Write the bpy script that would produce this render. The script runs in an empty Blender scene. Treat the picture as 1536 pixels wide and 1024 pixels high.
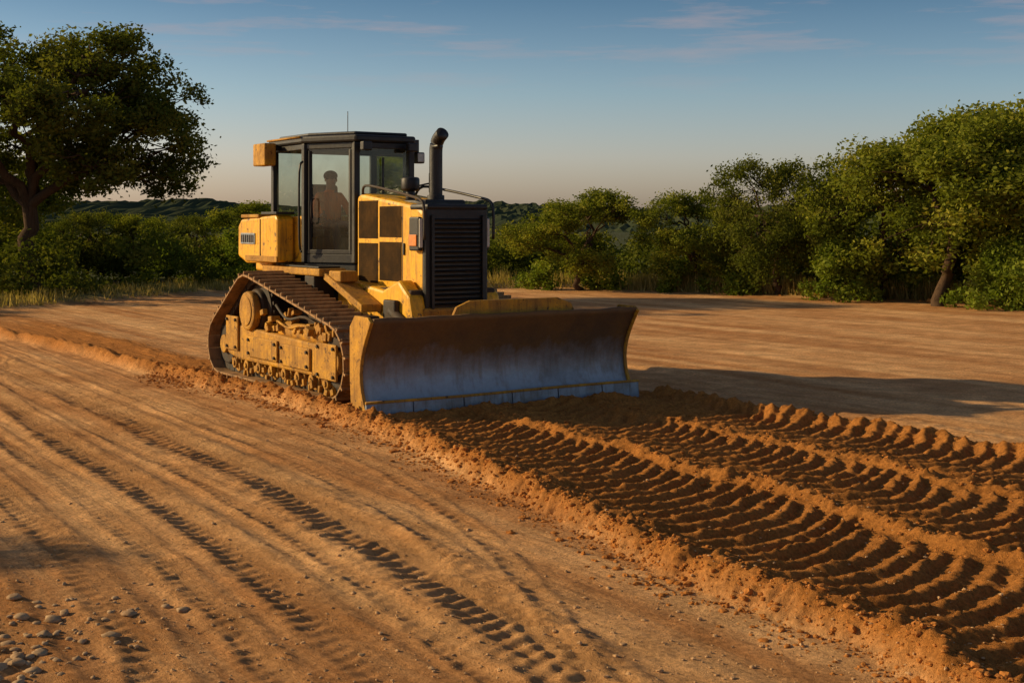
import bpy, math, random
import numpy as np
from mathutils import Vector, Matrix
rs = np.random.RandomState
scene = bpy.context.scene
scene.view_settings.view_transform='Standard'
scene.view_settings.look='None'
scene.view_settings.exposure=0

# ---------------------------------------------------------------- helpers
FX,FY=0.555,-0.832      # machine forward in world
RX,RY=0.832,0.555       # machine side (local +Y)
OX,OY=-0.03,15.2
ANG=math.atan2(FY,FX)
def l2w(u,v): return OX+u*FX+v*RX, OY+u*FY+v*RY
def w2l(x,y):
    dx,dy=x-OX,y-OY
    return dx*FX+dy*FY, dx*RX+dy*RY

def new_mat(name):
    m=bpy.data.materials.new(name); m.use_nodes=True
    nt=m.node_tree; nt.nodes.clear()
    out=nt.nodes.new('ShaderNodeOutputMaterial')
    return m,nt,out
def N(nt,t,**kw):
    n=nt.nodes.new(t)
    for k,v in kw.items():
        if k in n.inputs: n.inputs[k].default_value=v
        else: setattr(n,k,v)
    return n
def ramp(nt,stops,fac=None):
    r=nt.nodes.new('ShaderNodeValToRGB')
    el=r.color_ramp.elements
    while len(el)<len(stops): el.new(0.5)
    for e,(p,c) in zip(el,stops):
        e.position=p; e.color=(c[0],c[1],c[2],1) if hasattr(c,'__len__') else (c,c,c,1)
    if fac is not None: nt.links.new(fac,r.inputs[0])
    return r
def mix(nt,fac,a,b,mode='MIX'):
    m=nt.nodes.new('ShaderNodeMix'); m.data_type='RGBA'; m.blend_type=mode
    for inp,val in ((m.inputs[0],fac),(m.inputs[6],a),(m.inputs[7],b)):
        if isinstance(val,bpy.types.NodeSocket): nt.links.new(val,inp)
        elif hasattr(val,'__len__'): inp.default_value=(val[0],val[1],val[2],1)
        else: inp.default_value=val
    return m.outputs[2]
def noise(nt,vec,scale,detail=5,rough=0.55):
    n=nt.nodes.new('ShaderNodeTexNoise'); n.inputs['Scale'].default_value=scale
    n.inputs['Detail'].default_value=detail; n.inputs['Roughness'].default_value=rough
    if vec is not None: nt.links.new(vec,n.inputs['Vector'])
    return n.outputs[0]
def mapping(nt,vec,sc,loc=(0,0,0)):
    m=nt.nodes.new('ShaderNodeMapping'); m.inputs['Scale'].default_value=sc; m.inputs['Location'].default_value=loc
    nt.links.new(vec,m.inputs['Vector']); return m.outputs[0]

def worn(name,col,dust=(0.30,0.17,0.08),dustamt=0.5,rough=0.5,metal=0.0,scale=3.0,rust=None,bump=0.15,spec=0.5):
    m,nt,out=new_mat(name)
    tc=N(nt,'ShaderNodeTexCoord')
    v=tc.outputs['Object']
    n1=noise(nt,v,scale,8,0.68)
    n2=noise(nt,v,scale*7,6,0.7)
    lo=0.60-0.3*dustamt
    r1=ramp(nt,[(lo,0.0),(lo+0.2,1.0)],n1)
    c0=mix(nt,n2,[c*0.75 for c in col],[min(1,c*1.18) for c in col])
    fac=N(nt,'ShaderNodeMath',operation='MULTIPLY'); nt.links.new(r1.outputs[0],fac.inputs[0]); fac.inputs[1].default_value=min(1,0.35+dustamt*0.6)
    c=mix(nt,fac.outputs[0],c0,dust)
    st=noise(nt,mapping(nt,v,(9,9,0.8)),2.2,5,0.65)
    rst=ramp(nt,[(0.50,0.0),(0.70,0.75)],st)
    c=mix(nt,rst.outputs[0],c,[d*0.5 for d in dust])
    if rust:
        r2=ramp(nt,[(0.57,0.0),(0.63,1.0)],noise(nt,v,scale*2.7,8,0.75))
        c=mix(nt,r2.outputs[0],c,rust)
    b=N(nt,'ShaderNodeBsdfPrincipled'); nt.links.new(c,b.inputs['Base Color'])
    b.inputs['Metallic'].default_value=metal; b.inputs['Specular IOR Level'].default_value=spec
    rr=ramp(nt,[(0.3,rough),(0.7,min(1,rough+0.35))],n1); nt.links.new(rr.outputs[0],b.inputs['Roughness'])
    if bump>0:
        bp=N(nt,'ShaderNodeBump'); bp.inputs['Strength'].default_value=bump; bp.inputs['Distance'].default_value=0.02
        nt.links.new(n2,bp.inputs['Height']); nt.links.new(bp.outputs[0],b.inputs['Normal'])
    nt.links.new(b.outputs[0],out.inputs[0])
    return m

M_yel=worn('yellow_paint',(0.84,0.43,0.010),dustamt=0.40,rough=0.34,dust=(0.46,0.225,0.03),rust=(0.11,0.05,0.015),spec=0.4)
M_yeld=worn('yellow_paint_dirty',(0.62,0.31,0.016),dustamt=0.80,rough=0.55,dust=(0.33,0.165,0.038),rust=(0.08,0.04,0.016),bump=0.4,spec=0.3,scale=4)
M_blk=worn('black_paint',(0.007,0.007,0.007),dustamt=0.2,rough=0.32,dust=(0.030,0.021,0.014))
M_dark=worn('dark_metal',(0.020,0.016,0.012),dustamt=0.6,rough=0.6,dust=(0.085,0.046,0.019))
M_shoe=worn('track_steel',(0.13,0.074,0.032),dustamt=0.9,rough=0.55,metal=0.15,dust=(0.40,0.225,0.09),scale=5)
M_mesh=worn('hood_mesh',(0.034,0.019,0.007),dustamt=0.6,rough=0.85,dust=(0.095,0.050,0.016),spec=0.1)
M_amber=worn('amber_lamp',(0.75,0.22,0.02),dustamt=0.1,rough=0.2)
M_lamp=worn('lamp_glass',(0.6,0.58,0.5),dustamt=0.2,rough=0.15)
M_plate=worn('grey_plate',(0.25,0.3,0.36),dustamt=0.3,rough=0.4,dust=(0.2,0.14,0.08))
M_seat=worn('seat_vinyl',(0.03,0.03,0.03),dustamt=0.1,rough=0.6)

# blade material
m,nt,out=new_mat('blade_steel'); M_blade=m
tc=N(nt,'ShaderNodeTexCoord'); v=tc.outputs['Object']
sep=N(nt,'ShaderNodeSeparateXYZ'); nt.links.new(v,sep.inputs[0])
nA=noise(nt,v,2.6,9,0.7); nB=noise(nt,mapping(nt,v,(5,5,0.6)),2.2,7,0.65); nC=noise(nt,v,22,6,0.7); nD=noise(nt,v,1.1,8,0.7)
ad=N(nt,'ShaderNodeMath',operation='MULTIPLY_ADD'); nt.links.new(nA,ad.inputs[0]); ad.inputs[1].default_value=0.55; nt.links.new(sep.outputs[2],ad.inputs[2])
ad2=N(nt,'ShaderNodeMath',operation='MULTIPLY_ADD'); nt.links.new(nB,ad2.inputs[0]); ad2.inputs[1].default_value=0.25; nt.links.new(ad.outputs[0],ad2.inputs[2])
mr=N(nt,'ShaderNodeMapRange'); nt.links.new(ad2.outputs[0],mr.inputs[0]); mr.inputs[1].default_value=0.72; mr.inputs[2].default_value=1.18
rz=ramp(nt,[(0.0,0.0),(1.0,1.0)],mr.outputs[0])
steel_sky=mix(nt,nC,(0.25,0.30,0.355),(0.38,0.43,0.49))  # bare steel, with the blue of reflected sky painted into its base colour
rd=ramp(nt,[(0.50,0.0),(0.68,0.55)],nB); steel_sky=mix(nt,rd.outputs[0],steel_sky,(0.20,0.15,0.10))
rd=ramp(nt,[(0.50,0.0),(0.62,0.5)],nD); steel_sky=mix(nt,rd.outputs[0],steel_sky,(0.15,0.15,0.15))
brown=mix(nt,nC,(0.11,0.062,0.022),(0.23,0.125,0.038))
rd=ramp(nt,[(0.45,0.0),(0.6,0.7)],nD); brown=mix(nt,rd.outputs[0],brown,(0.085,0.055,0.030))
c=mix(nt,rz.outputs[0],steel_sky,brown)
b=N(nt,'ShaderNodeBsdfPrincipled'); nt.links.new(c,b.inputs['Base Color'])
rr=ramp(nt,[(0.0,0.36),(1.0,0.72)],rz.outputs[0]); nt.links.new(rr.outputs[0],b.inputs['Roughness'])
b.inputs['Metallic'].default_value=0.12
bp=N(nt,'ShaderNodeBump'); bp.inputs['Strength'].default_value=0.25; bp.inputs['Distance'].default_value=0.01
nt.links.new(nC,bp.inputs['Height']); nt.links.new(bp.outputs[0],b.inputs['Normal'])
nt.links.new(b.outputs[0],out.inputs[0])
M_edge=worn('cutting_edge_steel',(0.25,0.30,0.36),dust=(0.19,0.16,0.12),dustamt=0.5,rough=0.38,metal=0.2,scale=4)

# glass
m,nt,out=new_mat('cab_glass'); M_glass=m
tr=N(nt,'ShaderNodeBsdfTransparent'); tr.inputs[0].default_value=(0.80,0.87,0.83,1)
gl=N(nt,'ShaderNodeBsdfGlossy'); gl.inputs[0].default_value=(0.9,0.95,0.95,1); gl.inputs['Roughness'].default_value=0.03
df=N(nt,'ShaderNodeBsdfDiffuse'); df.inputs[0].default_value=(0.22,0.24,0.18,1)
tc=N(nt,'ShaderNodeTexCoord'); nn=noise(nt,tc.outputs['Object'],2.5,6,0.65)
rp=ramp(nt,[(0.4,0.02),(0.75,0.18)],nn)
fr=N(nt,'ShaderNodeFresnel'); fr.inputs[0].default_value=1.45
mx=N(nt,'ShaderNodeMixShader'); nt.links.new(rp.outputs[0],mx.inputs[0]); nt.links.new(tr.outputs[0],mx.inputs[1]); nt.links.new(df.outputs[0],mx.inputs[2])
mx2=N(nt,'ShaderNodeMixShader'); nt.links.new(fr.outputs[0],mx2.inputs[0]); nt.links.new(mx.outputs[0],mx2.inputs[1]); nt.links.new(gl.outputs[0],mx2.inputs[2])
nt.links.new(mx2.outputs[0],out.inputs[0])

def mesh_from_np(name,verts,faces_flat,loop_tot,smooth=False):
    me=bpy.data.meshes.new(name)
    nv=len(verts); nf=len(loop_tot)
    me.vertices.add(nv); me.vertices.foreach_set('co',np.asarray(verts,dtype=np.float32).ravel())
    me.loops.add(len(faces_flat)); me.loops.foreach_set('vertex_index',np.asarray(faces_flat,dtype=np.int32))
    me.polygons.add(nf)
    ls=np.concatenate([[0],np.cumsum(loop_tot)[:-1]]).astype(np.int32)
    me.polygons.foreach_set('loop_start',ls)
    me.polygons.foreach_set('loop_total',np.asarray(loop_tot,dtype=np.int32))
    me.polygons.foreach_set('use_smooth',np.full(nf,smooth,dtype=bool))
    me.update(calc_edges=True); me.validate()
    return me
def add_obj(name,me,parent=None):
    o=bpy.data.objects.new(name,me); scene.collection.objects.link(o)
    if parent: o.parent=parent
    return o

# ---------------------------------------------------------------- value noise
_tab=rs(5).rand(512,512)
def vnoise(x,y,seed=0):
    x=x+seed*37.17; y=y+seed*91.7
    xi=np.floor(x).astype(np.int64); yi=np.floor(y).astype(np.int64)
    fx=x-xi; fy=y-yi; fx=fx*fx*(3-2*fx); fy=fy*fy*(3-2*fy)
    x0=xi%512; x1=(xi+1)%512; y0=yi%512; y1=(yi+1)%512
    return (_tab[x0,y0]*(1-fx)+_tab[x1,y0]*fx)*(1-fy)+(_tab[x0,y1]*(1-fx)+_tab[x1,y1]*fx)*fy
def fbm(x,y,o=4,seed=0,g=0.5):
    a=1;s=0;t=0
    for i in range(o):
        s=s+a*vnoise(x*2**i,y*2**i,seed+i*3); t+=a; a*=g
    return s/t
def sst(a,b,x):
    t=np.clip((x-a)/(b-a),0,1); return t*t*(3-2*t)

# ---------------------------------------------------------------- ground height
def field_edge(x):
    return np.interp(x,[-60,-30,-13,-9.5,1,8,14,40,60],[22,29,33.5,42,45,40,35.5,33,30])
TRACKS=[(-3.98,0.0115,0.023,0.27,0.85,0.150,1),(-4.95,0.0095,0.048,0.20,0.70,0.140,2),(-4.48,0.0100,0.03,0.10,0.45,0.13,3),(-5.45,0.009,0.045,0.12,0.45,0.13,10),(-5.95,0.009,0.045,0.15,0.6,0.14,4),(-6.6,0.008,0.04,0.18,0.55,0.15,7),(-3.35,0.022,0.02,0.12,0.45,0.14,5),(-2.75,0.032,0.02,0.10,0.35,0.14,11),(-7.4,0.008,0.04,0.2,0.5,0.2,8),(3.4,0,0,0.3,0.5,0.25,6),(4.6,0,0,0.3,0.5,0.25,9)]
def ground_fn(u,v):
    x,y=l2w(u,v)
    n_edge=fbm(u*0.9,v*0.9,4,11)-0.5
    n_mid=fbm(u*2.5,v*2.5,4,21)
    n_hi=fbm(u*14,v*14,3,31,0.6)
    n_vh=fbm(u*42,v*42,2,41,0.6)
    n_cr=fbm(u*5.5,v*5.5,3,35,0.6)
    bill=np.abs(fbm(u*9,v*9,3,51,0.6)-0.5)*2
    vl=np.where(u>0,-1.95-0.165*u,-1.95+0.055*u)+0.45*n_edge+0.1*(n_hi-0.5)
    vr=np.where(u>0,2.3+0*u,2.1-3.3*sst(-4.0,-7.5,u))+0.5*n_edge
    back=sst(-26,-12,u)
    D=sst(-0.06,0.10,v-vl)*(1-sst(-0.10,0.12+0.5*sst(-5,-8,u),v-vr))*back
    wdt=vr-vl; s=(v-vl)/wdt
    near=sst(0.0,0.35,u)
    B=[0.0,0.36,0.68,1.0]
    h=np.zeros_like(u); lanew=np.zeros_like(u)
    pitch=0.222
    for i in range(3):
        s0,s1=B[i],B[i+1]
        inl=(s>=s0)&(s<s1)
        X=(s-s0)/(s1-s0)
        xm=X*1.4
        ph=(u+0.25*i-(0.78*xm-0.66*xm*xm)+0.10*(n_mid-0.5)+0.05*(n_cr-0.5)+0.03*(n_hi-0.5))/pitch
        fr=ph-np.floor(ph)
        rid=np.where(fr<0.6,(fr/0.6)**1.5,1-sst(0,1,(fr-0.6)/0.4))
        win=sst(0.05,0.15,X)*(1-sst(0.88,0.97,X))
        hh=0.052*rid*win*(0.55+0.9*n_cr)*near
        hollow=-0.022*np.sin(np.clip(X,0,1)*math.pi)
        h=h+np.where(inl,hh+hollow*near,0)
        lanew=lanew+np.where(inl,win,0)
    for i,b in enumerate(B):
        amp=[0.115,0.075,0.055,0.085][i]; wd=[0.16,0.10,0.09,0.15][i]
        off=[0.12,0,0,-0.1][i]
        dv=v-(vl+b*wdt+off+0.14*(fbm(u*1.6,v*0+i,3,61+i)-0.5))
        h=h+amp*np.exp(-(dv/wd)**2)*(0.3+1.4*n_cr)*(1.0 if i==0 else (np.where(u>0,1,0.3) if i==3 else near))
    h=h+0.045
    rough_d=(bill*0.05-0.012)+(n_hi-0.5)*0.06
    h=h+rough_d*(1-0.5*lanew)+(n_vh-0.5)*0.022
    under=sst(-1.75,-1.55,v)*(1-sst(1.55,1.75,v))*(1-sst(-0.35,-0.05,u))*sst(-6.2,-5.6,u)
    h=h*(1-under)+0.01*under
    h=h+0.09*np.exp(-((u-0.16)/0.14)**2)*sst(-1.8,-1.6,v)*(1-sst(1.6,1.8,v))*(0.1+1.2*n_cr)
    g=(fbm(u*0.35,v*5.0,4,71)-0.5)*0.036+(n_hi-0.5)*0.010+(n_vh-0.5)*0.006+(n_mid-0.5)*0.018+(fbm(u*0.6,v*14,2,75)-0.5)*0.010
    tr=np.zeros_like(u)
    for (v0,kq,kn,wd,am,pt,sd) in TRACKS:
        vc=v0-kq*np.maximum(u,0)**2+kn*np.maximum(-u,0)+0.10*(fbm(u*0.7,u*0,3,80+sd)-0.5)
        dv=(v-vc)/wd
        w=np.exp(-dv**4)
        ph=(u-0.7*np.abs(v-vc)-0.30*(v-vc)+0.08*(n_mid-0.5)+0.03*(n_hi-0.5))/pt
        fr=ph-np.floor(ph)
        rid=np.where(fr<0.6,fr/0.6,1-(fr-0.6)/0.4)
        var=sst(0.25,0.7,fbm(u*0.8,v*0.3,3,90+sd))*0.6+0.65
        g=g+am*w*(0.026*rid*var*(0.4+1.2*n_cr)-0.003)+am*0.034*np.exp(-((dv+1.0)/0.35)**2)*var*(0.2+1.4*n_cr)+am*0.024*np.exp(-((dv-1.0)/0.35)**2)*var*(0.2+1.4*n_cr)
        tr=np.maximum(tr,am*np.exp(-(dv/1.3)**4)*var)
    dist=np.sqrt(x*x+y*y)
    edge=y-field_edge(x)+2.2*(fbm(x*0.25,y*0.25,3,101)-0.5)
    G=sst(-0.8,1.0,edge)
    far=sst(25,60,dist)
    g=g*(1-far)+G*0.12
    z=h*D+g*(1-D)
    return z,D,np.clip(tr,0,1),G,sst(3,7,edge)

def grow(start,step,end,ratio):
    out=[];p=start;s=step
    while p<end:
        s*=ratio; p+=s; out.append(p)
    return np.array(out)
uc=np.concatenate([np.arange(-6,-1,0.034),np.arange(-1,9.6,0.0175)])
us=np.concatenate([-6-(grow(0,0.034,900,1.028))[::-1],uc,uc[-1]+grow(0,0.018,900,1.06)])
vc_=np.arange(-8,3.4,0.02)
vs=np.concatenate([-8-(grow(0,0.02,900,1.05))[::-1],vc_,vc_[-1]+grow(0,0.02,900,1.05)])
U,V=np.meshgrid(us,vs,indexing='ij')
Z,D,T,G,FG=ground_fn(U,V)
nu,nv=U.shape
idx=np.arange(nu*nv).reshape(nu,nv)
f=np.stack([idx[:-1,:-1],idx[1:,:-1],idx[1:,1:],idx[:-1,1:]],-1).reshape(-1,4)
me=mesh_from_np('ground',np.stack([U,V,Z],-1).reshape(-1,3),f.ravel(),np.full(len(f),4),True)
for nm,arr in (('dirt',D),('trk',T),('grs',G),('wild',FG)):
    a=me.attributes.new(nm,'FLOAT','POINT'); a.data.foreach_set('value',arr.ravel().astype(np.float32))
ground=add_obj('ground',me); ground.location=(OX,OY,0); ground.rotation_euler=(0,0,ANG)

m,nt,out=new_mat('ground_dirt')
tc=N(nt,'ShaderNodeTexCoord'); v=tc.outputs['Object']
def attr(nm):
    a=N(nt,'ShaderNodeAttribute'); a.attribute_name=nm; return a.outputs['Fac']
nM=noise(nt,v,2.5,7,0.65); nH=noise(nt,v,30,6,0.7); nVH=noise(nt,v,120,4,0.7); nP=noise(nt,v,0.5,6,0.65)
nS=noise(nt,mapping(nt,v,(0.12,2.2,1)),1.6,7,0.65)
nS2=noise(nt,mapping(nt,v,(0.05,0.9,1)),1.0,6,0.7)
rS=ramp(nt,[(0.36,0.0),(0.62,1.0)],nS)
rS2=ramp(nt,[(0.41,0.0),(0.58,1.0)],nS2)
c=mix(nt,rS.outputs[0],(0.58,0.285,0.105),(0.88,0.55,0.265))
cb=mix(nt,rS2.outputs[0],(0.46,0.20,0.070),(0.86,0.52,0.245))  # broad streaks: graded soil tone, plus far shadow streaks painted into the colour
c=mix(nt,0.5,c,cb)
rP=ramp(nt,[(0.35,(0.84,0.74,0.64)),(0.6,(1.10,1.08,1.06))],nP); c=mix(nt,1.0,c,rP.outputs[0],'MULTIPLY')
rM=ramp(nt,[(0.32,0.68),(0.7,1.15)],nM); c=mix(nt,1.0,c,rM.outputs[0],'MULTIPLY')
rH=ramp(nt,[(0.3,0.55),(0.7,1.30)],nH); c=mix(nt,1.0,c,rH.outputs[0],'MULTIPLY')
vo=N(nt,'ShaderNodeTexVoronoi'); vo.inputs['Scale'].default_value=38; nt.links.new(v,vo.inputs['Vector'])
rV=ramp(nt,[(0.0,1.0),(0.16,0.0)],vo.outputs['Distance'])
mk=N(nt,'ShaderNodeMath',operation='MULTIPLY'); nt.links.new(rV.outputs[0],mk.inputs[0])
rq=ramp(nt,[(0.5,0.0),(0.6,0.6)],nM); nt.links.new(rq.outputs[0],mk.inputs[1])
c=mix(nt,mk.outputs[0],c,(0.70,0.50,0.30))
tf=N(nt,'ShaderNodeMath',operation='MULTIPLY'); nt.links.new(attr('trk'),tf.inputs[0]); tf.inputs[1].default_value=0.42
c=mix(nt,tf.outputs[0],c,(0.50,0.24,0.08))
dc=mix(nt,nM,(0.30,0.105,0.018),(0.62,0.265,0.066))
dc=mix(nt,1.0,dc,rH.outputs[0],'MULTIPLY')
c=mix(nt,attr('dirt'),c,dc)
gc=mix(nt,nM,(0.13,0.13,0.032),(0.36,0.29,0.11))
c=mix(nt,attr('grs'),c,gc)
c=mix(nt,attr('wild'),c,mix(nt,nP,(0.035,0.045,0.015),(0.075,0.08,0.028)))
b=N(nt,'ShaderNodeBsdfPrincipled'); nt.links.new(c,b.inputs['Base Color']); b.inputs['Roughness'].default_value=0.95
b.inputs['Specular IOR Level'].default_value=0.1
bp=N(nt,'ShaderNodeBump'); bp.inputs['Strength'].default_value=0.8; bp.inputs['Distance'].default_value=0.022
nt.links.new(nH,bp.inputs['Height'])
bp2=N(nt,'ShaderNodeBump'); bp2.inputs['Strength'].default_value=0.7; bp2.inputs['Distance'].default_value=0.007
nt.links.new(nVH,bp2.inputs['Height']); nt.links.new(bp.outputs[0],bp2.inputs['Normal'])
bp3=N(nt,'ShaderNodeBump'); bp3.inputs['Strength'].default_value=0.8; bp3.inputs['Distance'].default_value=0.07
nt.links.new(nS,bp3.inputs['Height']); nt.links.new(bp3.outputs[0],bp.inputs['Normal'])
nt.links.new(bp2.outputs[0],b.inputs['Normal'])
nt.links.new(b.outputs[0],out.inputs[0])
me.materials.append(m); M_ground=m

# ---------------------------------------------------------------- clods & gravel
def ico(sub):
    import bmesh
    bm=bmesh.new(); bmesh.ops.create_icosphere(bm,subdivisions=sub,radius=1)
    vv=np.array([q.co[:] for q in bm.verts]); ff=np.array([[q.index for q in p.verts] for p in bm.faces]); bm.free()
    return vv,ff
IV,IF=ico(2)
def lumps(name,u,v,size,seed,mat,sink=0.2,flat=0.75,smooth=False):
    r=rs(seed); n=len(u)
    z=ground_fn(u,v)[0]
    sc=size[:,None]*np.stack([r.uniform(.7,1.3,n),r.uniform(.7,1.3,n),r.uniform(.5,1,n)*flat],-1)
    jit=1+0.15*r.randn(n,len(IV),1)
    P=IV[None]*jit*sc[:,None,:]
    a=r.uniform(0,6.28,n); ca,sa=np.cos(a)[:,None],np.sin(a)[:,None]
    X=P[...,0]*ca-P[...,1]*sa; Y=P[...,0]*sa+P[...,1]*ca
    P=np.stack([X+u[:,None],Y+v[:,None],P[...,2]+(z+size*flat*(0.5-sink))[:,None]],-1)
    F=(IF[None]+(np.arange(n)*len(IV))[:,None,None]).reshape(-1,3)
    me=mesh_from_np(name,P.reshape(-1,3),F.ravel(),np.full(len(F),3),smooth)
    me.materials.append(mat)
    o=add_obj(name,me); o.location=(OX,OY,0); o.rotation_euler=(0,0,ANG); return o
r=rs(3)
n=11500
uu=r.uniform(-6,9.6,n); lane=r.choice([0,0,0,0,1,2,3],n)
vl=np.where(uu>0,-1.95-0.165*uu,-1.95+0.055*uu)+0.45*(fbm(uu*0.9,(-1.95-0.165*uu)*0.9,4,11)-0.5)
vv=vl+np.array([0.0,0.36,0.68,1.0])[lane]*(2.3-vl)+r.randn(n)*0.19+0.10
keep=~((uu<0.05)&(np.abs(vv)<1.85)) & ((uu>0)|(lane==0))
uu,vv=uu[keep],vv[keep]
sz=np.clip(0.005+r.exponential(0.0058,len(uu)),0.005,0.032)
M_clod=worn('soil_clod',(0.46,0.185,0.045),dust=(0.34,0.125,0.027),dustamt=0.5,rough=0.95,scale=5,spec=0.1)
lumps('dirt_clods',uu,vv,sz,7,M_clod,sink=0.35)
n=2800
xx=r.uniform(-4,3,n); dd=6+r.exponential(2.5,n); u2,v2=w2l(xx*dd/6.5,dd)
sz=np.clip(0.003+r.exponential(0.0032,n),0.003,0.016)
M_peb=worn('pebble_stone',(0.55,0.34,0.17),dust=(0.46,0.27,0.12),dustamt=0.4,rough=0.9,scale=8,spec=0.1)
lumps('pebbles',u2,v2,sz,8,M_peb,sink=0.15)
n=130
xx=-2.55+r.randn(n)*0.30; dd=6.75+r.randn(n)*0.5; u3,v3=w2l(xx,dd)
sz=np.clip(0.010+r.exponential(0.011,n),0.008,0.048)
M_grav=worn('gravel_stone',(0.42,0.29,0.17),dust=(0.34,0.20,0.10),dustamt=0.5,rough=0.9,scale=8,spec=0.15)
lumps('gravel',u3,v3,sz,9,M_grav,sink=0.25,flat=0.65,smooth=True)

# ---------------------------------------------------------------- vegetation
def leaf_mat(name,c1,c2,c3,tl=0.35):
    m,nt,out=new_mat(name)
    a=N(nt,'ShaderNodeAttribute'); a.attribute_name='tint'
    rp=ramp(nt,[(0.0,c1),(0.55,c2),(1.0,c3)],a.outputs['Fac'])
    d=N(nt,'ShaderNodeBsdfDiffuse'); nt.links.new(rp.outputs[0],d.inputs[0])
    t=N(nt,'ShaderNodeBsdfTranslucent'); 
    tcx=mix(nt,1.0,rp.outputs[0],(1.2,1.25,0.5),'MULTIPLY'); nt.links.new(tcx,t.inputs[0])
    mx=N(nt,'ShaderNodeMixShader'); mx.inputs[0].default_value=tl
    nt.links.new(d.outputs[0],mx.inputs[1]); nt.links.new(t.outputs[0],mx.inputs[2]); nt.links.new(mx.outputs[0],out.inputs[0])
    return m
M_leaf=leaf_mat('oak_leaves',(0.08,0.105,0.014),(0.18,0.205,0.028),(0.33,0.30,0.045))
M_leafd=leaf_mat('dark_leaves',(0.05,0.065,0.012),(0.11,0.128,0.022),(0.21,0.20,0.036))
M_leafb=leaf_mat('shrub_leaves',(0.09,0.13,0.015),(0.18,0.23,0.03),(0.28,0.30,0.048))
M_bark=worn('bark',(0.095,0.060,0.036),dust=(0.05,0.033,0.021),dustamt=0.5,rough=0.95,scale=4,bump=0.6,spec=0.1)
M_grass=leaf_mat('dry_grass_blades',(0.20,0.17,0.05),(0.42,0.31,0.10),(0.62,0.46,0.19))

def leaves(cent,rad,cnt,leaf,r,flat=0.7):
    ci=np.repeat(np.arange(len(cent)),cnt)
    n=len(ci)
    d=r.randn(n,3); d/=np.linalg.norm(d,axis=1)[:,None]
    rr=r.rand(n)**0.5*(1+0.18*r.randn(n))
    P=cent[ci]+d*rr[:,None]*rad[ci][:,None]*np.array([1,1,flat])
    a=r.randn(n,3)*np.array([1,1,0.7]); a/=np.linalg.norm(a,axis=1)[:,None]
    nrm=d+0.9*r.randn(n,3); b=np.cross(nrm,a); b/=np.linalg.norm(b,axis=1)[:,None]
    s=leaf*r.uniform(0.55,1.3,n)[:,None]
    q=np.stack([P-a*s*0.62,P+b*s*0.34,P+a*s*0.62,P-b*s*0.34],1)
    tint=np.clip(r.rand(len(cent))[ci]*0.6+r.rand(n)*0.4+0.10*(d[:,2]),0,1)
    return q.reshape(-1,3),np.repeat(tint,4)
def tube(path,radii,seg=7):
    path=np.array(path,float); k=len(path); V_=[];F_=[]
    for i in range(k):
        t=path[min(i+1,k-1)]-path[max(i-1,0)]; t/=np.linalg.norm(t)+1e-9
        h=np.array([0,0,1.]) if abs(t[2])<0.9 else np.array([1.,0,0])
        a=np.cross(t,h); a/=np.linalg.norm(a); b=np.cross(t,a)
        for j in range(seg):
            an=2*math.pi*j/seg; V_.append(path[i]+radii[i]*(math.cos(an)*a+math.sin(an)*b))
    for i in range(k-1):
        for j in range(seg):
            F_.append([i*seg+j,i*seg+(j+1)%seg,(i+1)*seg+(j+1)%seg,(i+1)*seg+j])
    return np.array(V_),np.array(F_)
def curve_pts(p0,p1,r,k=6,wob=0.12,sag=0.25):
    p0=np.array(p0,float);p1=np.array(p1,float); L=np.linalg.norm(p1-p0)
    t=np.linspace(0,1,k)[:,None]
    P=p0+(p1-p0)*t
    P[:,2]+= (np.sin(t[:,0]*math.pi)*sag*L*0.3)
    P[1:-1]+=r.randn(k-2,3)*wob*L*0.2
    return P
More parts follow.
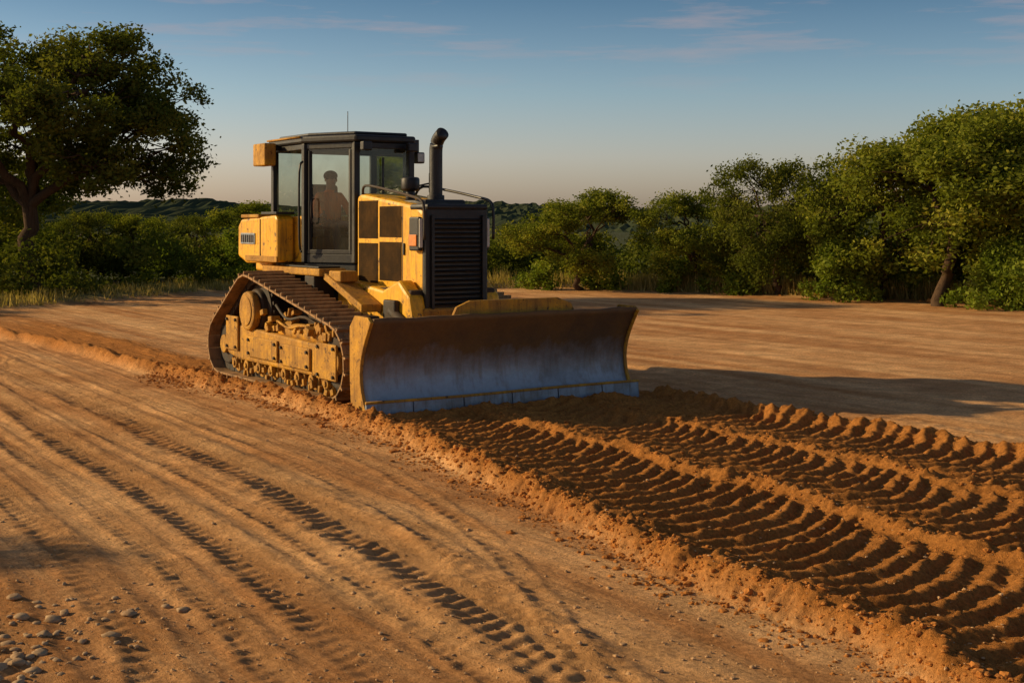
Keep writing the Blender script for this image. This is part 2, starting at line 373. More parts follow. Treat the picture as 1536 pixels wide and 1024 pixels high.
def make_tree(name,seed,H,R,trunk_h,tr,nl,cpl,lpc,leaf,cr,mat,low=0.35,lean=(0,0),lobes=None,lob=(0.26,0.42),limb=0.5,nprim=5):
    r=rs(seed)
    VS=[];FS=[];off=0
    def addt(P,rad,seg=7):
        nonlocal off
        a,b=tube(P,rad,seg); VS.append(a); FS.append(b+off); off+=len(a)
    top=np.array([lean[0],lean[1],trunk_h])
    Pt=curve_pts((0,0,-0.15),top,r,7,0.25,0)
    addt(Pt,[tr*1.45,tr*1.05,tr*0.95,tr*0.9,tr*0.85,tr*0.82,tr*0.8],10)
    cz=(H+H*low)/2; rz=(H-H*low)/2
    C=[]; LL=[]
    if lobes is not None: LL=[np.array(l,float) for l in lobes]
    for i in range(nl):
        a=2*math.pi*(i*0.618+r.uniform(-.05,.05)); zz=r.uniform(-0.85,0.95) if i>2 else [0.9,0.5,0.6][i]
        rad=math.sqrt(max(0.08,1-zz*zz*0.85))*r.uniform(0.5,0.92)*R
        LL.append(np.array([lean[0]*1.6+math.cos(a)*rad,lean[1]*1.6+math.sin(a)*rad,cz+zz*rz*0.82]))
    prim=[]
    for k in range(nprim):
        L=LL[k*len(LL)//nprim]; e=top+(L-top)*0.55+np.array([0,0,0.12*H*r.rand()])
        P=curve_pts(top,e,r,6,0.3,0.1); addt(P,np.linspace(tr*limb*1.25,tr*limb*0.75,6),8); prim.append(P)
    for L in LL:
        best=min(((np.linalg.norm(L-P[j])+ (0.3*(5-j)),pi,j) for pi,P in enumerate(prim) for j in range(2,6)))
        st=prim[best[1]][best[2]]
        P=curve_pts(st,L,r,6,0.4,0.1)
        addt(P,np.linspace(tr*limb*0.6,tr*0.08,6),6)
        lobe=R*r.uniform(*lob)
        for j in range(cpl):
            d=r.randn(3); d/=np.linalg.norm(d); c=L+d*lobe*np.array([1.15,1.15,0.75])*r.uniform(0.4,1.1)
            k=r.randint(2,5)
            addt(curve_pts(P[k],c,r,4,0.3,0.1),np.linspace(tr*0.12,tr*0.03,4),4)
            C.append(c)
    C=np.array(C); C=C[C[:,2]>H*low*0.7]
    C[:,2]=np.minimum(C[:,2],H-cr*0.4)
    rad=cr*r.uniform(0.5,1.35,len(C)); cnt=(lpc*(rad/cr)**2).astype(int)+10
    q,tint=leaves(C,rad,cnt,leaf,r)
    TV=np.concatenate(VS); TF=np.concatenate(FS)
    nb=len(TV)
    F=np.concatenate([TF,np.arange(len(q)).reshape(-1,4)+nb])
    me=mesh_from_np(name,np.concatenate([TV,q]),F.ravel(),np.full(len(F),4),False)
    at=me.attributes.new('tint','FLOAT','POINT'); at.data.foreach_set('value',np.concatenate([np.zeros(nb),tint]).astype(np.float32))
    me.materials.append(M_bark); me.materials.append(mat)
    mi=np.zeros(len(F),dtype=np.int32); mi[len(TF):]=1; me.polygons.foreach_set('material_index',mi)
    sm=np.zeros(len(F),dtype=bool); sm[:len(TF)]=True; me.polygons.foreach_set('use_smooth',sm)
    return me
def px(pxx,d): return (pxx-768)*d/1950.0
big=make_tree('oak_big',4,7.9,4.7,2.7,0.26,20,11,205,0.115,0.53,M_leafd,low=0.36,
   lobes=[(-0.5,0,6.9),(1.0,0.6,6.5),(2.7,0,5.8),(3.6,-0.5,5.0),(4.0,0.3,4.1),(3.2,1,3.6),(-1.8,0.4,7.0),(0.6,-1,5.7),(1.9,-0.4,4.7),(-0.8,0.8,5.4),(-2.6,0,6.0),(-3.5,0.4,4.6),(3.3,0.9,5.4),(2.3,-0.8,4.0),(0.9,1.0,4.6)],lob=(0.2,0.32),limb=0.5,nprim=6)
o=add_obj('oak_tree',big); o.location=(px(44,38),38,0)
vA=make_tree('oak_a',11,5.0,2.5,1.1,0.15,16,12,160,0.105,0.50,M_leaf,low=0.09)
vB=make_tree('oak_b',12,5.0,2.9,1.0,0.16,18,11,165,0.105,0.52,M_leaf,low=0.08)
vC=make_tree('oak_c',13,5.0,2.3,1.6,0.14,14,12,165,0.10,0.49,M_leaf,low=0.24,lean=(0.3,0))
vD=make_tree('oak_d',14,5.0,3.3,1.1,0.17,19,11,160,0.105,0.54,M_leafd,low=0.10)
TR=[ # px, depth, variant, height, rot, widthscale
 (868,42.5,vA,3.3,0.3,1.15),(1165,39.5,vD,4.1,1.2,0.85),(1045,41.5,vB,3.2,2.2,1.05),
 (1410,34.5,vC,5.0,0.3,1.25),(1320,37.5,vB,4.6,0.5,0.95),(1530,37,vA,5.5,4.1,1.15),(1610,34,vB,5.5,1.7,1.0),
 (785,52,vD,2.2,2.9,0.9),(1240,40,vA,3.3,0.8,1.0),
 (372,48,vA,3.0,1.9,1.15),(290,54,vD,2.5,0.2,1.1),(215,47,vB,2.5,3.9,1.0),(130,47,vD,2.6,5.0,1.0),(-30,43,vA,5.0,2.6,1.1),
 (620,52,vB,2.6,1.1,1.1),(500,50,vA,2.6,3.1,1.1),(1470,41,vB,5.6,2.4,0.85),
]
for p,d,me_,h,rot,ws in TR:
    o=add_obj('oak_tree',me_); s=h/5.0; o.scale=(s*ws*1.0,s*ws*1.0,s); o.rotation_euler=(0,0,rot); o.location=(px(p,d),d,0)
# trees standing outside the frame on the sunny side
for x,y,me_,h,rot in [(-13.2,9.8,vC,3.5,0.4),(-13.2,7.4,vC,3.5,1.4),(-24,31,vB,4.5,2),(-29,34,vA,6,1),(-22.5,26.3,vC,4.2,3)]:
    o=add_obj('oak_tree',me_); s=h/5.0; o.scale=(s,s,s); o.rotation_euler=(0,0,rot); o.location=(x,y,0)

def foliage_mass(name,C,rad,lpc,leaf,mat,seed):
    r=rs(seed); cnt=np.full(len(C),lpc)
    q,t=leaves(C,rad,cnt,leaf,r,0.85)
    me=mesh_from_np(name,q,np.arange(len(q)),np.full(len(q)//4,4))
    at=me.attributes.new('tint','FLOAT','POINT'); at.data.foreach_set('value',t.astype(np.float32))
    me.materials.append(mat); return add_obj(name,me)
r=rs(20)
n=480; X=r.uniform(-46,46,n); Y=field_edge(X*0.8)+r.uniform(9,15,n); zt=1.25+1.0*vnoise(X*0.35,X*0+3,4)+np.where(X>14,1.2,0)
Zc=r.rand(n)**0.8*zt
foliage_mass('distant_tree_line',np.stack([X,Y,Zc],-1),r.uniform(0.6,1.0,n),160,0.20,M_leafd,21)
n=430; X=r.uniform(-34,30,n); e=field_edge(X); Y=e+r.uniform(2.2,6.5,n)
ht=np.where(X<-6,1.45,1.0)+0.7*vnoise(X*0.6,X*0,6)
C=np.stack([X,Y,r.rand(n)*ht],-1)
foliage_mass('undergrowth_shrubs',C,r.uniform(0.4,0.7,len(C)),180,0.125,M_leafd,22)
C=[]
for p,d,w,h,k in [(1255,37,1.0,1.9,34),(1500,33.5,1.0,2.0,40),(1545,33,1.0,2.6,40),(1350,38,1.0,1.2,18),(1010,41.5,1.0,1.1,16),(800,43.5,0.8,1.0,14),(1110,40,0.7,0.9,12),(905,43,0.8,0.8,12),(340,45,1.2,1.9,26),(250,46,1.2,1.5,20)]:
    for _ in range(k):
        a=r.randn(2)*w*0.45; C.append((px(p,d)+a[0],d+a[1],abs(r.rand())*h*max(0.25,1-abs(a[0])/w/1.3)))
C=np.array(C)
foliage_mass('leafy_shrubs',C,r.uniform(0.28,0.5,len(C)),150,0.10,M_leafb,23)
# dry grass
n=64000
X=r.uniform(-32,30,n); e=field_edge(X)
Y=e+np.where(X<-8,r.uniform(-0.3,7,n),-0.6+np.abs(r.randn(n))*1.5)
cl=vnoise(X*1.3,Y*1.3,9)
kp=r.rand(n)<np.clip((cl-0.25)*2.2,0.08,1); X,Y=X[kp],Y[kp]; n=len(X)
hh=r.uniform(0.12,0.52,n)*(0.5+cl[kp]); hh*=np.where(X<-8,0.6,1.0); lx=r.randn(n)*0.1;ly=r.randn(n)*0.1; a=r.uniform(0,3.14,n); w=0.02
P=np.stack([np.stack([X-np.cos(a)*w,Y-np.sin(a)*w,np.zeros(n)],-1),np.stack([X+np.cos(a)*w,Y+np.sin(a)*w,np.zeros(n)],-1),np.stack([X+lx,Y+ly,hh+0.1],-1)],1).reshape(-1,3)
me=mesh_from_np('dry_grass',P,np.arange(3*n),np.full(n,3))
at=me.attributes.new('tint','FLOAT','POINT'); at.data.foreach_set('value',np.repeat(r.rand(n),3).astype(np.float32))
me.materials.append(M_grass); add_obj('dry_grass',me)
n=110; xr=r.uniform(8,16,n); yr=field_edge(xr)-0.3+r.randn(n)*0.35; ur,vr_=w2l(xr,yr)
lumps('field_rocks',ur,vr_,np.clip(0.03+r.exponential(0.05,n),0.03,0.2),12,M_clod,sink=0.1)
# hills, wooded (fine canopy relief)
xs=np.linspace(-700,700,901); ds=np.linspace(300,900,60)
XX,YY=np.meshgrid(xs,ds,indexing='ij')
prof=np.sin((YY-300)/600*math.pi)
HZ=prof*(3.0+13*fbm(XX*0.008+2,YY*0.006,4,3)+1.6*vnoise(XX*0.06,YY*0.05,6))+1.6*rs(77).rand(*XX.shape)*prof**0.3+1.2*vnoise(XX*0.25,YY*0.2,8)-1.5
idx=np.arange(XX.size).reshape(XX.shape)
f=np.stack([idx[:-1,:-1],idx[1:,:-1],idx[1:,1:],idx[:-1,1:]],-1).reshape(-1,4)
me=mesh_from_np('hills',np.stack([XX,YY,HZ],-1).reshape(-1,3),f.ravel(),np.full(len(f),4),False)
M_hill=worn('hill_woodland',(0.045,0.062,0.036),dust=(0.085,0.085,0.040),dustamt=0.5,rough=1.0,scale=0.05,bump=0,spec=0)
me.materials.append(M_hill); add_obj('hills',me)

# ---------------------------------------------------------------- bulldozer
dz=bpy.data.objects.new('bulldozer',None); scene.collection.objects.link(dz)
dz.location=(OX,OY,0); dz.rotation_euler=(0,0,ANG)
import bmesh
def fin(name,bm,mat,bevel=0.0,smooth=False,seg=2,parent=dz):
    bmesh.ops.recalc_face_normals(bm,faces=bm.faces)
    me=bpy.data.meshes.new(name); bm.to_mesh(me); bm.free(); me.materials.append(mat)
    o=add_obj(name,me,parent)
    if smooth:
        for p in me.polygons: p.use_smooth=True
    if bevel>0:
        b=o.modifiers.new('bev','BEVEL'); b.width=bevel; b.segments=seg; b.limit_method='ANGLE'
    return o
def bx(bm,c,s,rot=None):
    M=Matrix.Translation(c)
    if rot is not None: M=M@rot
    M=M@Matrix.Diagonal((s[0],s[1],s[2],1))
    bmesh.ops.create_cube(bm,size=1,matrix=M)
def box(name,c,s,mat,bevel=0.012,rot=None):
    bm=bmesh.new(); bx(bm,c,s,rot); return fin(name,bm,mat,bevel)
def b2(name,u0,u1,v0,v1,z0,z1,mat,bevel=0.012):
    return box(name,((u0+u1)/2,(v0+v1)/2,(z0+z1)/2),(u1-u0,v1-v0,z1-z0),mat,bevel)
def cyl(bm,p0,p1,r0,r1=None,seg=24):
    p0,p1=Vector(p0),Vector(p1); d=p1-p0
    M=Matrix.Translation((p0+p1)/2)@d.to_track_quat('Z','Y').to_matrix().to_4x4()
    bmesh.ops.create_cone(bm,cap_ends=True,segments=seg,radius1=r0,radius2=r0 if r1 is None else r1,depth=d.length,matrix=M)
def cylo(name,p0,p1,r,mat,r1=None,bevel=0.008,seg=24):
    bm=bmesh.new(); cyl(bm,p0,p1,r,r1,seg); 
    o=fin(name,bm,mat,bevel); 
    for p in o.data.polygons: p.use_smooth=len(p.vertices)==4
    return o
def prism(name,prof,v0,v1,mat,bevel=0.02):
    bm=bmesh.new()
    a=[bm.verts.new((p[0],v0,p[1])) for p in prof]; b=[bm.verts.new((p[0],v1,p[1])) for p in prof]
    n=len(prof); bm.faces.new(a); bm.faces.new(b[::-1])
    for i in range(n): bm.faces.new([a[i],b[i],b[(i+1)%n],a[(i+1)%n]])
    return fin(name,bm,mat,bevel)
def pipe(name,pts,r,mat,seg=10,smooth_k=4):
    P=[Vector(p) for p in pts]; out=[]
    for i in range(len(P)-1):
        p0=P[max(i-1,0)];p1=P[i];p2=P[i+1];p3=P[min(i+2,len(P)-1)]
        for k in range(smooth_k):
            t=k/smooth_k; out.append(0.5*((2*p1)+(-p0+p2)*t+(2*p0-5*p1+4*p2-p3)*t*t+(-p0+3*p1-3*p2+p3)*t**3))
    out.append(P[-1])
    a,f=tube([list(q) for q in out],[r]*len(out),seg)
    n=len(a); F=f.tolist()+[list(range(seg))[::-1],list(range(n-seg,n))]
    me=bpy.data.meshes.new(name); me.from_pydata([tuple(q) for q in a],[],F); me.materials.append(mat)
    for p in me.polygons: p.use_smooth=True
    return add_obj(name,me,dz)

# tracks
def hull(pts):
    pts=sorted(map(tuple,pts))
    def half(ps):
        h=[]
        for p in ps:
            while len(h)>=2 and (h[-1][0]-h[-2][0])*(p[1]-h[-2][1])-(h[-1][1]-h[-2][1])*(p[0]-h[-2][0])<=0: h.pop()
            h.append(p)
        return h
    return half(pts)[:-1]+half(pts[::-1])[:-1]
circ=[(-4.17,1.0,0.49),(-1.56,0.53,0.45),(-5.12,0.48,0.40)]
pts=[(c[0]+c[2]*math.cos(a),c[1]+c[2]*math.sin(a)) for c in circ for a in np.linspace(0,2*math.pi,72,endpoint=False)]
H_=np.array(hull(pts)); H_=np.vstack([H_,H_[:1]])
sl=np.concatenate([[0],np.cumsum(np.linalg.norm(np.diff(H_,axis=0),axis=1))]); per=sl[-1]
NS=int(per/0.18); pit=per/NS
def at(s):
    s=s%per; return np.array([np.interp(s,sl,H_[:,0]),np.interp(s,sl,H_[:,1])])
for side,nm in ((-1,'track_chain_near'),(1,'track_chain_far')):
    bm=bmesh.new(); bl=bmesh.new()
    vc=side*1.3
    for k in range(NS):
        s=k*pit; p=(at(s-pit*0.45)+at(s+pit*0.45))/2; t=at(s+pit*0.5)-at(s-pit*0.5); t/=np.linalg.norm(t)
        nn_=np.array([t[1],-t[0]])
        if np.dot(nn_,p-np.array([-3.5,0.6]))<0: nn_=-nn_
        rot=Matrix(((t[0],0,nn_[0],0),(0,1,0,0),(t[1],0,nn_[1],0),(0,0,0,1)))
        P=lambda a,c,y=0:(p[0]+t[0]*a+nn_[0]*c,vc+y,p[1]+t[1]*a+nn_[1]*c)
        bx(bm,P(0,0.0),(pit*0.96,0.60,0.028),rot)
        bx(bm,P(pit*0.34,0.032),(0.028,0.60,0.05),rot)
        bx(bm,P(-pit*0.40,0.008),(0.03,0.56,0.03),rot)
        for y in (-0.10,0.10): bx(bl,P(0,-0.065,y),(pit*0.9,0.05,0.095),rot)
        for y in (-0.2,0.2):
            bx(bm,P(-0.01,0.02,y),(0.035,0.035,0.02),rot)
    fin(nm,bm,M_shoe,0.004,seg=1); fin(nm+'_links',bl,M_dark,0.004,seg=1)
for sg in (-1,1):
    def V(a): return sg*a
    nmn='near' if sg<0 else 'far'
    lo,hi=sorted((V(1.08),V(1.50)))
    prism('track_frame_'+nmn,[(-5.0,0.36),(-5.05,0.72),(-4.7,0.80),(-3.9,0.76),(-1.75,0.70),(-1.42,0.66),(-1.42,0.40),(-1.8,0.30),(-4.6,0.30)],lo,hi,M_yeld,0.03)
    for (a,b_,z0,z1) in [(-4.98,-4.55,0.42,0.90),(-4.2,-3.2,0.38,0.66),(-3.1,-2.2,0.36,0.64),(-2.0,-1.45,0.30,0.74)]:
        l2,h2=sorted((V(1.5),V(1.535))); b2('side_plate',a,b_,l2,h2,z0,z1,M_yeld,0.012)
        bm=bmesh.new()
        for uu_ in (a+0.06,b_-0.06):
            for zz in (z0+0.05,z1-0.05): cyl(bm,(uu_,V(1.535),zz),(uu_,V(1.56),zz),0.022,seg=6)
        fin('plate_bolts',bm,M_dark,0)
    bm=bmesh.new()
    for k in range(8):
        uu_=-4.75+k*0.42
        cyl(bm,(uu_,V(1.12),0.24),(uu_,V(1.44),0.24),0.125,seg=20)
        cyl(bm,(uu_,V(1.44),0.24),(uu_,V(1.50),0.24),0.075,seg=14)
        cyl(bm,(uu_,V(1.50),0.24),(uu_,V(1.52),0.24),0.04,seg=8)
    fin('rollers_'+nmn,bm,M_yeld,0.01)
    bm=bmesh.new(); rr3=random.Random(8)
    for k in range(24): bx(bm,(-4.85+k*0.14,V(1.47+rr3.uniform(-.02,.03)),0.17+rr3.uniform(-.04,.10)),(rr3.uniform(.03,.08),0.05,rr3.uniform(.05,.11)),Matrix.Rotation(rr3.uniform(-.4,.4),4,'Y'))
    fin('roller_guards_'+nmn,bm,M_yeld,0.005)
    bm=bmesh.new(); cyl(bm,(-4.17,V(1.24),1.0),(-4.17,V(1.36),1.0),0.40,seg=40)
    for k in range(22):
        a=k*2*math.pi/22; bx(bm,(-4.17+0.41*math.cos(a),V(1.3),1.0+0.41*math.sin(a)),(0.07,0.08,0.05),Matrix.Rotation(-a,4,'Y'))
    fin('sprocket_'+nmn,bm,M_dark,0.006)
    cylo('final_drive_'+nmn,(-4.17,V(0.5),1.0),(-4.17,V(1.44),1.0),0.30,M_dark,bevel=0.03,seg=36)
    cylo('drive_hub_'+nmn,(-4.17,V(1.44),1.0),(-4.17,V(1.56),1.0),0.27,M_yeld,bevel=0.03,seg=36)
    cylo('drive_hub_cap_'+nmn,(-4.17,V(1.56),1.0),(-4.17,V(1.575),1.0),0.20,M_yeld,bevel=0.008,seg=36)
    for c,rr_ in (((-1.56,0.53),0.34),((-5.12,0.48),0.29)):
        cylo('idler_'+nmn,(c[0],V(1.14),c[1]),(c[0],V(1.46),c[1]),rr_,M_dark,bevel=0.03,seg=36)
        cylo('idler_cap_'+nmn,(c[0],V(1.46),c[1]),(c[0],V(1.52),c[1]),rr_*0.45,M_yeld,bevel=0.015)
    cylo('recoil_housing_'+nmn,(-3.4,V(1.32),0.80),(-2.0,V(1.32),0.76),0.12,M_yeld,bevel=0.02)
    bm=bmesh.new()
    rr2=random.Random(4)
    for k in range(34):
        uu_=-3.85+k*0.068; bx(bm,(uu_,V(1.38+rr2.uniform(-.06,.10)),0.82+rr2.uniform(-0.05,0.24)*(1 if k<17 else 0.4)),(rr2.uniform(.03,.13),rr2.uniform(.05,.14),rr2.uniform(.03,.11)),Matrix.Rotation(rr2.uniform(-.6,.6),4,'Y'))
    fin('track_brackets_'+nmn,bm,M_yeld,0.008)
    pipe('hose_'+nmn,[(-3.9,V(1.2),1.05),(-3.5,V(1.4),1.1),(-3.1,V(1.42),0.95),(-2.6,V(1.4),1.0),(-2.2,V(1.3),0.85)],0.02,M_dark)
    pipe('hose_b_'+nmn,[(-3.8,V(1.42),0.85),(-3.4,V(1.46),0.92),(-3.0,V(1.45),0.84),(-2.5,V(1.45),0.9),(-1.9,V(1.4),0.78)],0.017,M_yeld)
    b2('inner_shroud_'+nmn,-4.6,-1.7,*sorted((V(0.80),V(0.98))),0.5,1.05,M_dark,0.02)
    b2('push_arm_'+nmn,-3.0,-0.3,*sorted((V(0.80),V(0.97))),0.42,0.66,M_yeld,0.02)

# hull
b2('hull',-5.0,-1.25,-0.62,0.62,0.45,1.38,M_dark,0.03)
b2('hull_front_guard',-1.6,-1.12,-0.5,0.5,0.5,1.16,M_yeld,0.04)
for sg,nmn in ((-1,'near'),(1,'far')):
    prism('engine_skirt_'+nmn,[(-3.2,1.05),(-3.2,1.46),(-2.5,1.42),(-1.9,1.36),(-1.50,1.50),(-1.22,1.30),(-1.10,0.90),(-1.12,0.72),(-1.9,0.8)],*sorted((sg*0.44,sg*0.66)),M_yel,0.04)
    b2('lift_cylinder_mount_'+nmn,-1.75,-1.45,*sorted((sg*0.66,sg*0.74)),0.95,1.25,M_dark,0.02)
    cylo('lift_cylinder_'+nmn,(-1.60,sg*0.70,1.12),(-0.85,sg*0.70,0.80),0.06,M_dark)
    cylo('lift_rod_'+nmn,(-0.85,sg*0.70,0.80),(-0.35,sg*0.70,0.60),0.03,M_plate)
# hood
prism('hood',[(-3.08,1.35),(-3.08,2.56),(-2.95,2.60),(-1.42,2.42),(-1.27,2.34),(-1.25,2.2),(-1.25,1.10)],-0.43,0.43,M_yel,0.05)
b2('hood_top_cover',-2.9,-1.45,-0.30,0.30,2.40,2.50,M_blk,0.03)
for sg in (-1,1):
    for (a,b_,z0,z1) in [(-3.00,-2.46,1.42,1.94),(-3.00,-2.46,2.00,2.50),(-2.41,-1.82,1.46,1.96),(-2.41,-1.82,2.02,2.42)]:
        b2('side_mesh_panel',a,b_,*sorted((sg*0.425,sg*0.437)),z0,z1,M_mesh,0.004)
        bm=bmesh.new()
        for k in range(21):
            zz=z0+0.03+k*(z1-z0-0.06)/20; bx(bm,((a+b_)/2,sg*0.4385,zz),(b_-a-0.05,0.005,0.008))
        fin('mesh_louvres',bm,M_mesh,0)
    b2('hood_seam',-1.80,-1.788,*sorted((sg*0.428,sg*0.434)),1.3,2.42,M_blk,0)
    b2('side_latch',-1.77,-1.73,*sorted((sg*0.43,sg*0.45)),1.8,1.95,M_blk,0.004)
# grille
b2('grille_surround',-1.27,-1.17,-0.455,0.455,1.08,2.40,M_blk,0.03)
bm=bmesh.new()
for k in range(19):
    bx(bm,(-1.155,0,1.2+k*0.058),(0.03,0.68,0.018),Matrix.Rotation(0.5,4,'Y'))
fin('grille_slats',bm,M_blk,0)
for y in (-0.365,0.365): b2('grille_bar',-1.17,-1.13,y-0.018,y+0.018,1.14,2.30,M_blk,0.006)
b2('grille_crown',-1.60,-1.15,-0.445,0.445,2.365,2.44,M_blk,0.03)
for sg in (-1,1):
    b2('hood_lamp_box',-1.48,-1.24,*sorted((sg*0.455,sg*0.52)),1.86,2.28,M_blk,0.02)
    b2('hood_lamp_lens',-1.245,-1.22,*sorted((sg*0.462,sg*0.512)),1.90,2.26,M_lamp,0.01)
    b2('hood_lamp_marker',-1.46,-1.27,*sorted((sg*0.52,sg*0.535)),1.92,2.06,M_amber,0.006)
    V=lambda a:sg*a
    pipe('hood_rail',[(-2.95,V(0.40),2.58),(-2.8,V(0.44),2.70),(-2.2,V(0.46),2.64),(-1.5,V(0.48),2.54),(-1.2,V(0.50),2.48),(-1.12,V(0.5),2.34),(-1.12,V(0.5),2.0)],0.018,M_blk if sg>0 else M_dark)
# exhaust
pipe('exhaust_stack',[(-1.70,0,2.4),(-1.70,0,2.8),(-1.70,0,3.08),(-1.69,0,3.18),(-1.64,0,3.27),(-1.53,0,3.34)],0.085,M_blk,seg=20)
cylo('exhaust_collar',(-1.70,0,2.42),(-1.70,0,2.56),0.11,M_blk)
cylo('air_precleaner_stem',(-2.15,-0.12,2.45),(-2.15,-0.12,2.66),0.06,M_blk)
cylo('air_precleaner',(-2.15,-0.12,2.62),(-2.15,-0.12,2.80),0.12,M_blk,bevel=0.03)
# cab
PL=[(-3.12,-0.42),(-3.12,0.42),(-3.9,0.80),(-4.95,0.80),(-4.95,-0.80),(-3.9,-0.80)]
zf,zr=1.66,3.30
def poly_prism(name,pl,z0,z1,mat,bevel):
    bm=bmesh.new(); a=[bm.verts.new((p[0],p[1],z0)) for p in pl]; b=[bm.verts.new((p[0],p[1],z1)) for p in pl]
    n=len(pl); bm.faces.new(a); bm.faces.new(b[::-1])
    for i in range(n): bm.faces.new([a[i],b[i],b[(i+1)%n],a[(i+1)%n]])
    return fin(name,bm,mat,bevel)
def scl(pl,s,c=(-4.05,0)): return [(c[0]+(p[0]-c[0])*s,c[1]+(p[1]-c[1])*s) for p in pl]
poly_prism('cab_floor',scl(PL,0.99),1.50,zf,M_blk,0.02)
poly_prism('cab_roof',scl(PL,1.09),zr,zr+0.10,M_blk,0.03)
poly_prism('cab_roof_cap',scl(PL,0.95),zr+0.10,zr+0.15,M_blk,0.03)
pipe('roof_gutter',[(-3.9,-0.885,zr+0.09),(-5.02,-0.885,zr+0.09)],0.014,M_yeld,smooth_k=1)
def wallbox(name,p,q,z0,z1,th,mat,inset=0,bevel=0.008,push=0):
    p=Vector((p[0],p[1],0));q=Vector((q[0],q[1],0)); d=(q-p); L=d.length; d.normalize(); nrm=Vector((d.y,-d.x,0))
    c=(p+q)/2
    if nrm.dot(c-Vector((-4.05,0,0)))<0: nrm=-nrm
    c=c+nrm*push
    rot=Matrix.Rotation(math.atan2(d.y,d.x),4,'Z')
    return box(name,(c.x,c.y,(z0+z1)/2),(L-2*inset,th,z1-z0),mat,bevel,rot)
def glass(name,p,q,z0,z1,inset):
    p=Vector((p[0],p[1],0));q=Vector((q[0],q[1],0)); d=(q-p).normalized()*inset; p=p+d; q=q-d
    me=bpy.data.meshes.new(name); me.from_pydata([(p.x,p.y,z0),(q.x,q.y,z0),(q.x,q.y,z1),(p.x,p.y,z1)],[],[(0,1,2,3)]); me.materials.append(M_glass)
    return add_obj(name,me,dz)
for i,p in enumerate(PL):
    box('cab_pillar',(p[0],p[1],(zf+zr)/2),(0.09,0.09,zr-zf),M_blk,0.012)
for i in range(6):
    p,q=PL[i],PL[(i+1)%6]
    sill={0:2.45,1:1.9,2:2.35,3:2.3,4:2.30,5:1.78}[i]
    wallbox('cab_lower_panel',p,q,zf,sill,0.05,M_blk if i in (1,5,0) else M_yel,0.04)
    wallbox('window_header',p,q,zr-0.08,zr,0.06,M_blk,0.04)
    glass('cab_window',p,q,sill,zr-0.08,0.04)
    if i in (1,5):
        P_,Q_=Vector(p),Vector(q)
        for t in (0.09,0.91):
            c=P_.lerp(Q_,t); box('door_frame',(c.x,c.y,(sill+zr-0.1)/2),(0.055,0.055,zr-0.1-sill),M_blk,0.008)
        wallbox('door_bottom_rail',p,q,sill,sill+0.06,0.06,M_blk,0.04)
        c=P_.lerp(Q_,0.2); n2=Vector((c.x+4.05,c.y)).normalized()
        pipe('door_handle',[(c.x+n2.x*.03,c.y+n2.y*.03,2.2),(c.x+n2.x*.08,c.y+n2.y*.08,2.24),(c.x+n2.x*.08,c.y+n2.y*.08,2.5),(c.x+n2.x*.03,c.y+n2.y*.03,2.54)],0.012,M_dark)
wallbox('wiper',(-3.08,-0.05),(-3.08,0.0),2.5,3.1,0.02,M_blk,0.01)
b2('seat_cushion',-4.62,-4.15,-0.42,0.10,2.00,2.12,M_seat,0.04)
b2('seat_base',-4.55,-4.2,-0.34,0.04,1.66,2.0,M_seat,0.02)
box('seat_back',(-4.70,-0.16,2.44),(0.12,0.5,0.66),M_seat,0.05,Matrix.Rotation(-0.12,4,'Y'))
b2('console',-3.6,-3.25,-0.3,0.3,1.66,2.2,M_seat,0.04)
b2('armrest_near',-4.35,-3.95,-0.53,-0.45,2.20,2.27,M_seat,0.02)
b2('armrest_far',-4.35,-3.95,0.16,0.24,2.20,2.27,M_seat,0.02)
cylo('joystick_near',(-3.98,-0.49,2.27),(-3.96,-0.49,2.38),0.018,M_seat)
cylo('joystick_far',(-3.98,0.18,2.27),(-3.96,0.18,2.38),0.018,M_seat)
b2('rear_work_lamp_box',-5.05,-4.62,-1.10,-0.92,3.02,3.34,M_yeld,0.02)
b2('rear_lamp_bracket',-4.9,-4.7,-0.93,-0.80,3.25,3.33,M_blk,0.01)
b2('front_work_lamp',-3.72,-3.60,0.80,0.93,3.06,3.22,M_blk,0.015)
b2('front_lamp_lens',-3.60,-3.585,0.81,0.92,3.08,3.20,M_lamp,0.005)
b2('front_lamp_arm',-3.7,-3.64,0.70,0.86,3.22,3.40,M_blk,0.008)
b2('front_work_lamp_b',-3.0,-2.9,-0.42,-0.28,3.18,3.30,M_blk,0.015)
b2('front_work_lamp_c',-3.0,-2.9,0.28,0.42,3.18,3.30,M_blk,0.015)
pipe('antenna',[(-3.6,-0.3,3.44),(-3.6,-0.3,3.75)],0.006,M_blk,6)
pipe('cab_grab_rail',[(-3.86,-0.88,1.8),(-3.84,-0.92,2.0),(-3.84,-0.92,2.9),(-3.86,-0.86,3.05)],0.016,M_blk)
pipe('mirror_arm',[(-3.1,0.45,2.7),(-2.95,0.62,2.75),(-2.9,0.72,2.75)],0.012,M_blk)
b2('mirror',-2.93,-2.88,0.6,0.78,2.62,2.9,M_blk,0.015)
